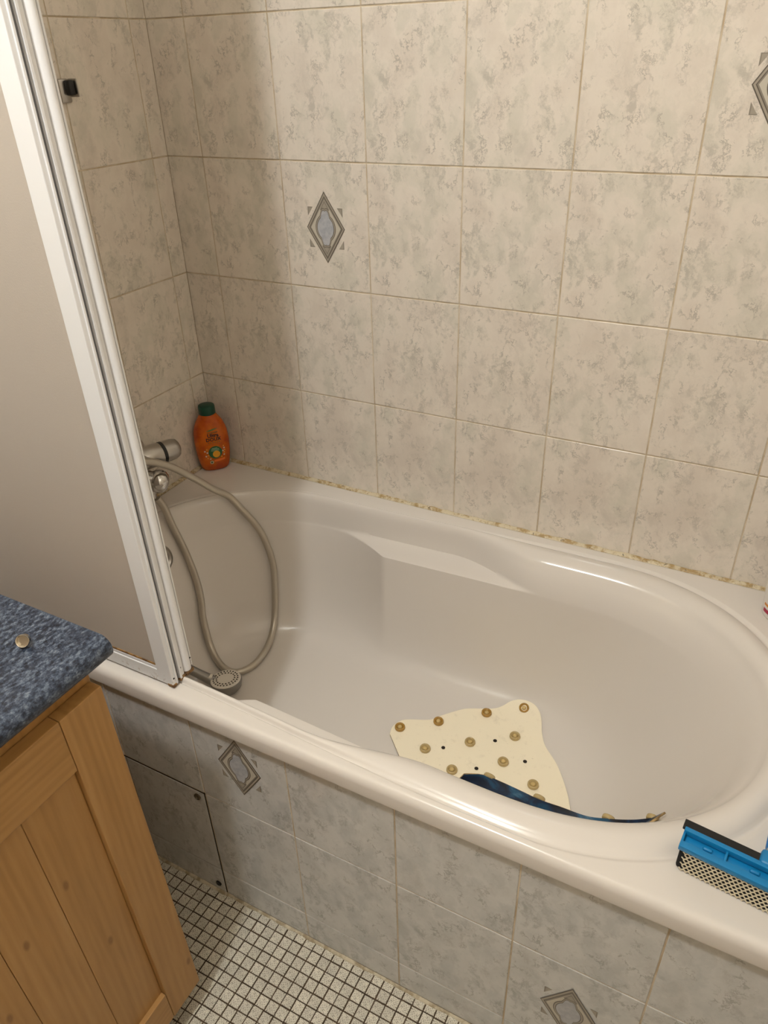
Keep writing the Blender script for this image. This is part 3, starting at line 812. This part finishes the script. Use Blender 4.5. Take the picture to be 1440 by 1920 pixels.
def decal(name, polys, rgb, off):
    """flat print wrapped on the bottle front; polys are lists of (x, z)"""
    bm = bmesh.new()
    for P in polys: bm.faces.new([bm.verts.new((x, 0, z)) for x, z in P])
    bmesh.ops.triangulate(bm, faces=bm.faces)
    for _ in range(1): bmesh.ops.subdivide_edges(bm, edges=[e for e in bm.edges if e.calc_length() > .006], cuts=2)
    for v in bm.verts: v.co.y = front_y(v.co.x, v.co.z, off)
    bm.normal_update()
    for f in bm.faces:
        if f.normal.y > 0: f.normal_flip()
    return obj(name, bm, mat(name+'_ink', rgb, .4), sb)
def circ(cx, cz, r, n=20, sx=1.0): return [(cx+sx*r*math.cos(2*math.pi*i/n), cz+r*math.sin(2*math.pi*i/n)) for i in range(n)]
def rectp(cx, cz, wd, ht): return [(cx-wd/2, cz-ht/2), (cx+wd/2, cz-ht/2), (cx+wd/2, cz+ht/2), (cx-wd/2, cz+ht/2)]
def text_decal(name, txt, size, cx, cz, rgb, off, bold=.0):
    cu = bpy.data.curves.new(name, 'FONT'); cu.body = txt; cu.size = size; cu.align_x = 'CENTER'; cu.align_y = 'CENTER'; cu.offset = bold; cu.resolution_u = 2; cu.fill_mode = 'FRONT'
    tmp = bpy.data.objects.new('tmp_text', cu); COL.objects.link(tmp)
    dg = bpy.context.evaluated_depsgraph_get(); me = bpy.data.meshes.new_from_object(tmp.evaluated_get(dg)); bpy.data.objects.remove(tmp); bpy.data.curves.remove(cu)
    bm = bmesh.new(); bm.from_mesh(me); bpy.data.meshes.remove(me)
    bmesh.ops.subdivide_edges(bm, edges=[e for e in bm.edges if e.calc_length() > .005], cuts=1)
    for v in bm.verts:
        x, z = v.co.x+cx, v.co.y+cz; v.co = Vector((x, front_y(x, z, off), z))
    bm.normal_update()
    for f in bm.faces:
        if f.normal.y > 0: f.normal_flip()
    me2 = mesh_from(bm, name); me2.materials.clear(); return obj(name, me2, mat(name+'_ink', rgb, .4), sb)
CX = .002
decal('brand_leaf', [[(CX-.016, .1135), (CX-.006, .1165), (CX+.006, .1185), (CX+.015, .1180), (CX+.004, .1150), (CX-.008, .1130)]], (54, 118, 62), .0004)
text_decal('brand_name', 'GARNIER', .0066, CX, .1085, (52, 92, 40), .0005)
text_decal('product_name', 'Ultra', .0140, CX, .1005, (36, 12, 6), .0005, .0004)
text_decal('product_name', 'DOUX', .0128, CX, .0895, (36, 12, 6), .0005, .0004)
decal('printed_dots', [circ(CX-.014+.0056*i, .0815, .0016, 10) for i in range(6)], (120, 96, 30), .0004)
decal('printed_rule', [rectp(CX, .0765, .040, .0009)], (150, 60, 10), .0004)
decal('round_seal', [circ(CX, .0535, .0175, 36)], (40, 96, 54), .0004)
decal('seal_lines', [rectp(CX-.001, .0655, .014, .0017), rectp(CX, .0620, .020, .0019), rectp(CX, .0585, .022, .0011)], (170, 196, 160), .0006)
decal('fruit', [circ(CX+.002, .0485, .0095, 28)], (236, 164, 40), .0007)
fl = [(-.026, .059), (-.0205, .064), (-.0205, .055), (-.0185, .047), (-.0245, .045), (-.021, .039), (-.0145, .0365), (.0225, .067), (.0235, .061), (.0245, .055), (.0195, .054), (.0225, .049), (.0215, .0425), (.0145, .0385)]
decal('white_blossoms', [circ(CX+x, z, .0022, 8) for x, z in fl[0::2]], (228, 206, 180), .0005)
decal('yellow_blossoms', [circ(CX+x, z, .0019, 8) for x, z in fl[1::2]], (244, 170, 50), .0005)
decal('orange_banner', [[(CX-.006, .0265), (CX+.022, .0285), (CX+.022, .0345), (CX-.006, .0325)]], (240, 118, 34), .0005)
decal('round_badge', [circ(CX-.0125, .0265, .0048, 20)], (206, 196, 150), .0005)
decal('badge_centre', [circ(CX-.0125, .0265, .0028, 16)], (78, 84, 50), .0007)

# ------------------------------------------------------------------ white bottle at the other end
WB = Vector((1.297, -.078, ZD+.0005)); wb = empty('toiletry_bottle', WB)
tag(wb, 'white plastic bottle with orange and crimson label stripes on the bath deck', 'bottle')
wprof = [(0, .030), (.002, .0335), (.006, .0352), (.05, .0375), (.11, .0385), (.135, .036), (.15, .028), (.158, .016), (.165, .013), (.172, .013)]
bm = newlathe((0, 0, 0), (0, 0, 1), wprof, 48); obj('bottle_body', bm, mat('white_bottle_plastic', (236, 230, 224), .3), wb, smooth=True, angle=45)
obj('cap', newlathe((0, 0, .170), (0, 0, 1), [(0, .0145), (.002, .016), (.022, .0155), (.026, .013), (.026, 0)], 32), mat('white_cap_plastic', (240, 238, 234), .35), wb, smooth=True, angle=40)
def stripe(name, z0, z1, rgb, a0, a1, off=.0003):
    bm = bmesh.new(); rows = []
    for z in (z0, z1):
        r_ = interp(wprof, z)+off; rows.append([bm.verts.new((r_*math.cos(a0+(a1-a0)*i/30), r_*math.sin(a0+(a1-a0)*i/30), z)) for i in range(31)])
    for i in range(30): bm.faces.new((rows[0][i], rows[0][i+1], rows[1][i+1], rows[1][i]))
    bmesh.ops.recalc_face_normals(bm, faces=bm.faces); return obj(name, bm, mat(name+'_ink', rgb, .4), wb)
A0, A1 = math.radians(-155), math.radians(-25)
stripe('crimson_stripe', .0125, .0205, (166, 24, 64), A0, A1); stripe('orange_stripe', .0265, .0320, (226, 150, 60), A0, A1); stripe('pink_print', .034, .042, (226, 176, 170), A0+.25, A1)

# ------------------------------------------------------------------ squeegee on the deck corner
SQ = Vector((1.2025, -.690, ZD+.0006)); sq = empty('squeegee', SQ); sq.rotation_euler = (0, 0, math.radians(-6.5))
tag(sq, 'blue window squeegee with mesh sponge and black blade on the bath corner', 'squeegee')
M_BLUE = mat('bright_blue_plastic', (12, 122, 178), .38); LQ = .205
bm = bmesh.new(); box(bm, .002, LQ, .001, .024, .0, .0368, .004, 3); bmesh.ops.recalc_face_normals(bm, faces=bm.faces)
spg = obj('sponge', bm, mat('black_sponge', (20, 18, 17), .95), sq, smooth=True, angle=40)
# knitted net around the sponge front: crossing strands
bm = bmesh.new(); stp, hh = .0062, .0375
def strand(p, q, wd, y):
    p, q = Vector(p), Vector(q); d = (q-p).normalized(); s_ = Vector((-d.y, d.x))*wd/2
    lo1 = [(p+s_), (p-s_), (q-s_), (q+s_)]
    vs = [bm.verts.new((a.x, y, a.y)) for a in lo1]; vt = [bm.verts.new((a.x, y+.0008, a.y)) for a in lo1]
    bm.faces.new(vs); 
    for i in range(4): bm.faces.new((vs[i], vt[i], vt[(i+1) % 4], vs[(i+1) % 4]))
nx = int((LQ-.012)/stp); nz = 7; dz = hh/nz
for r_ in range(nz):
    for c_ in range(nx):
        x = .010 + c_*stp; z = r_*dz; sh = stp/2 if r_ % 2 else 0
        strand((x+sh, z), (x+sh, z+dz*.45), .0017, -.0006)
        strand((x+sh, z+dz*.45), (x+sh+stp/2, z+dz), .0016, -.0007); strand((x+sh, z+dz*.45), (x+sh-stp/2, z+dz), .0016, -.0007)
bmesh.ops.recalc_face_normals(bm, faces=bm.faces)
tag(obj('net_sleeve', bm, mat('cream_netting', (226, 214, 186), .8), sq), 'cream net over the sponge', kind='stuff')
bm = bmesh.new()
box(bm, 0, LQ+.004, -.003, .0070, .0400, .0490, .0014)        # front flange
box(bm, 0, LQ+.004, .0085, .028, .0370, .0392, .0006)         # recessed bed
box(bm, 0, LQ+.004, .0225, .0295, .0405, .0500, .0014)         # rear flange
for x in (.0, .052, .108, .16, LQ): box(bm, x, x+.0030, .0060, .0235, .038, .0465, .0006)
bmesh.ops.recalc_face_normals(bm, faces=bm.faces); frm = obj('frame', bm, M_BLUE, sq, smooth=True, angle=30)
for x in (.026, .082, .134, .18):
    bm = bmesh.new(); box(bm, x, x+.012, .0135, .0195, .0385, .0432, .0022, 3); bmesh.ops.recalc_face_normals(bm, faces=bm.faces); obj('lug', bm, M_BLUE, frm, smooth=True, angle=30)
obj('rubber_blade', newbox(-.003, LQ+.006, .0285, .0425, .0425, .0475, .0007), mat('black_rubber', (16, 16, 17), .5), sq)
mid_ = Vector((LQ/2+.002, .030, .040)); hdir = Vector((.0, .99, -.02)).normalized()
bm = bmesh.new(); box(bm, mid_.x-.016, mid_.x+.016, .026, .050, .030, .0525, .005, 3); bmesh.ops.recalc_face_normals(bm, faces=bm.faces); obj('socket', bm, M_BLUE, sq, smooth=True, angle=40)
obj('neck', newlathe(mid_+hdir*.016, hdir, [(0, .0105), (.014, .0105)], 24), mat('grey_collar', (176, 174, 170), .5), sq, smooth=True, angle=40)
obj('handle', newlathe(mid_+hdir*.028, hdir, [(0, .0095), (.004, .0125), (.05, .014), (.10, .0125), (.13, .0125), (.134, .009), (.134, 0)], 28), mat('deep_blue_plastic', (10, 118, 190), .35), sq, smooth=True, angle=40)

# ------------------------------------------------------------------ vanity: worktop, cabinet, small metal cap
def granite():
    m = mat('blue_granite_laminate', (92, 104, 124), .32); t = NT(m); v = t.obj()
    v2 = t.mapping(v, scale=(1, .62, 1), rot=(0, 0, .5))
    c = t.ramp(t.noise(v2, 190, 4, .75), [(.36, lin((16, 20, 31))), (.45, lin((44, 53, 69))), (.54, lin((73, 83, 99))), (.66, lin((114, 123, 133)))])
    d = t.ramp(t.noise(v2, 120, 3, .6), [(.38, 0.55), (.5, 0.0)])
    t.l(t.mix(d, c, lin((28, 33, 47))), t.p.inputs['Base Color']); return m
WT = [(XL+.001, .87), (.488, .87)] + [(.4925+.0175*math.sin(a), .8525+.0175*math.cos(a)) for a in [math.pi*i/12 for i in range(13)]] + [(.488, .835), (XL+.001, .835)]
bm = bmesh.new(); y0, y1 = -1.88, -.906
A_ = [bm.verts.new((x, y0, z)) for x, z in WT]; B_2 = [bm.verts.new((x, y1-.0, z)) for x, z in WT]
for i in range(len(WT)): bm.faces.new((A_[i], A_[(i+1) % len(WT)], B_2[(i+1) % len(WT)], B_2[i]))
bm.faces.new(A_); bm.faces.new(B_2[::-1]); bmesh.ops.recalc_face_normals(bm, faces=bm.faces)
tag(obj('worktop', bm, granite(), smooth=True, angle=40), 'blue granite-look worktop with rounded front edge', 'worktop')
cab = empty('vanity_cabinet', (.2, -1.39, 0)); tag(cab, 'pine vanity cabinet with framed door under the blue worktop', 'cabinet')
def cp_(name, bm, m, parent=None):
    o = obj(name, bm, m, parent or cab)
    if parent is None: child_fix(o, cab)
    return o
cp_('carcass', newbox(XL+.002, .4835, -1.87, -.932, .06, .835, .001), M_PINE_V)
cp_('plinth', newbox(XL+.002, .435, -1.87, -.94, 0, .0602), noisy('dark_plinth', (92, 66, 38), (78, 54, 30), 20, .6))
XF = .505
def door(ya, yb):
    """ya = edge near the bath, yb = far edge"""
    d = cp_('door', newbox(.4845, .4885, yb+.01, ya-.01, .07, .805), M_PINE_V)
    W_ = .067
    for a, b in ((ya, ya-W_), (yb+W_, yb)): obj('stile', newbox(.4845, XF, b, a, .064, .8100, .0013), M_PINE_V, d)
    for z0, z1 in ((.7205, .8098), (.0642, .1425)): obj('rail', newbox(.4845, XF-.0007, yb+W_+.0006, ya-W_-.0006, z0, z1, .0013), M_PINE_H, d)
    y = ya-W_; wb_ = .0838
    while y > yb+W_+.005:
        e_ = max(y-wb_, yb+W_); obj('board', newbox(.487, .4955, e_+.0002, y-.0002, .140, .724, .0013), M_PINE_V, d); y = e_
    for q in [d]+list(d.children):
        for v in q.data.vertices: v.co.y -= (v.co.z-.067)*.019     # the door hangs a touch out of true
    return d
door(-.920, -1.395); door(-1.399, -1.868)
RG = Vector((.4253, -.9644, .8705+.0078)); rdir = Vector((.55, -.68, .48)).normalized()
rg = bmesh.new(); lathe(rg, RG-rdir*.004, rdir, [(0, .0), (0, .0070), (.0005, .0082), (.0075, .0082), (.0079, .0078), (.0077, .0072), (.0014, .0070), (.0010, .0)], 32, cap=False)
bmesh.ops.remove_doubles(rg, verts=rg.verts, dist=1e-4); bmesh.ops.recalc_face_normals(rg, faces=rg.faces)
o = obj('metal_cap', rg, mat('polished_nickel', (206, 198, 182), .14, 1.0), smooth=True, angle=40)
zmin = min(v.co.z for v in o.data.vertices)
for v in o.data.vertices: v.co.z += .8702-zmin
tag(o, 'small shiny metal cap lying on the blue worktop', 'metal cap')
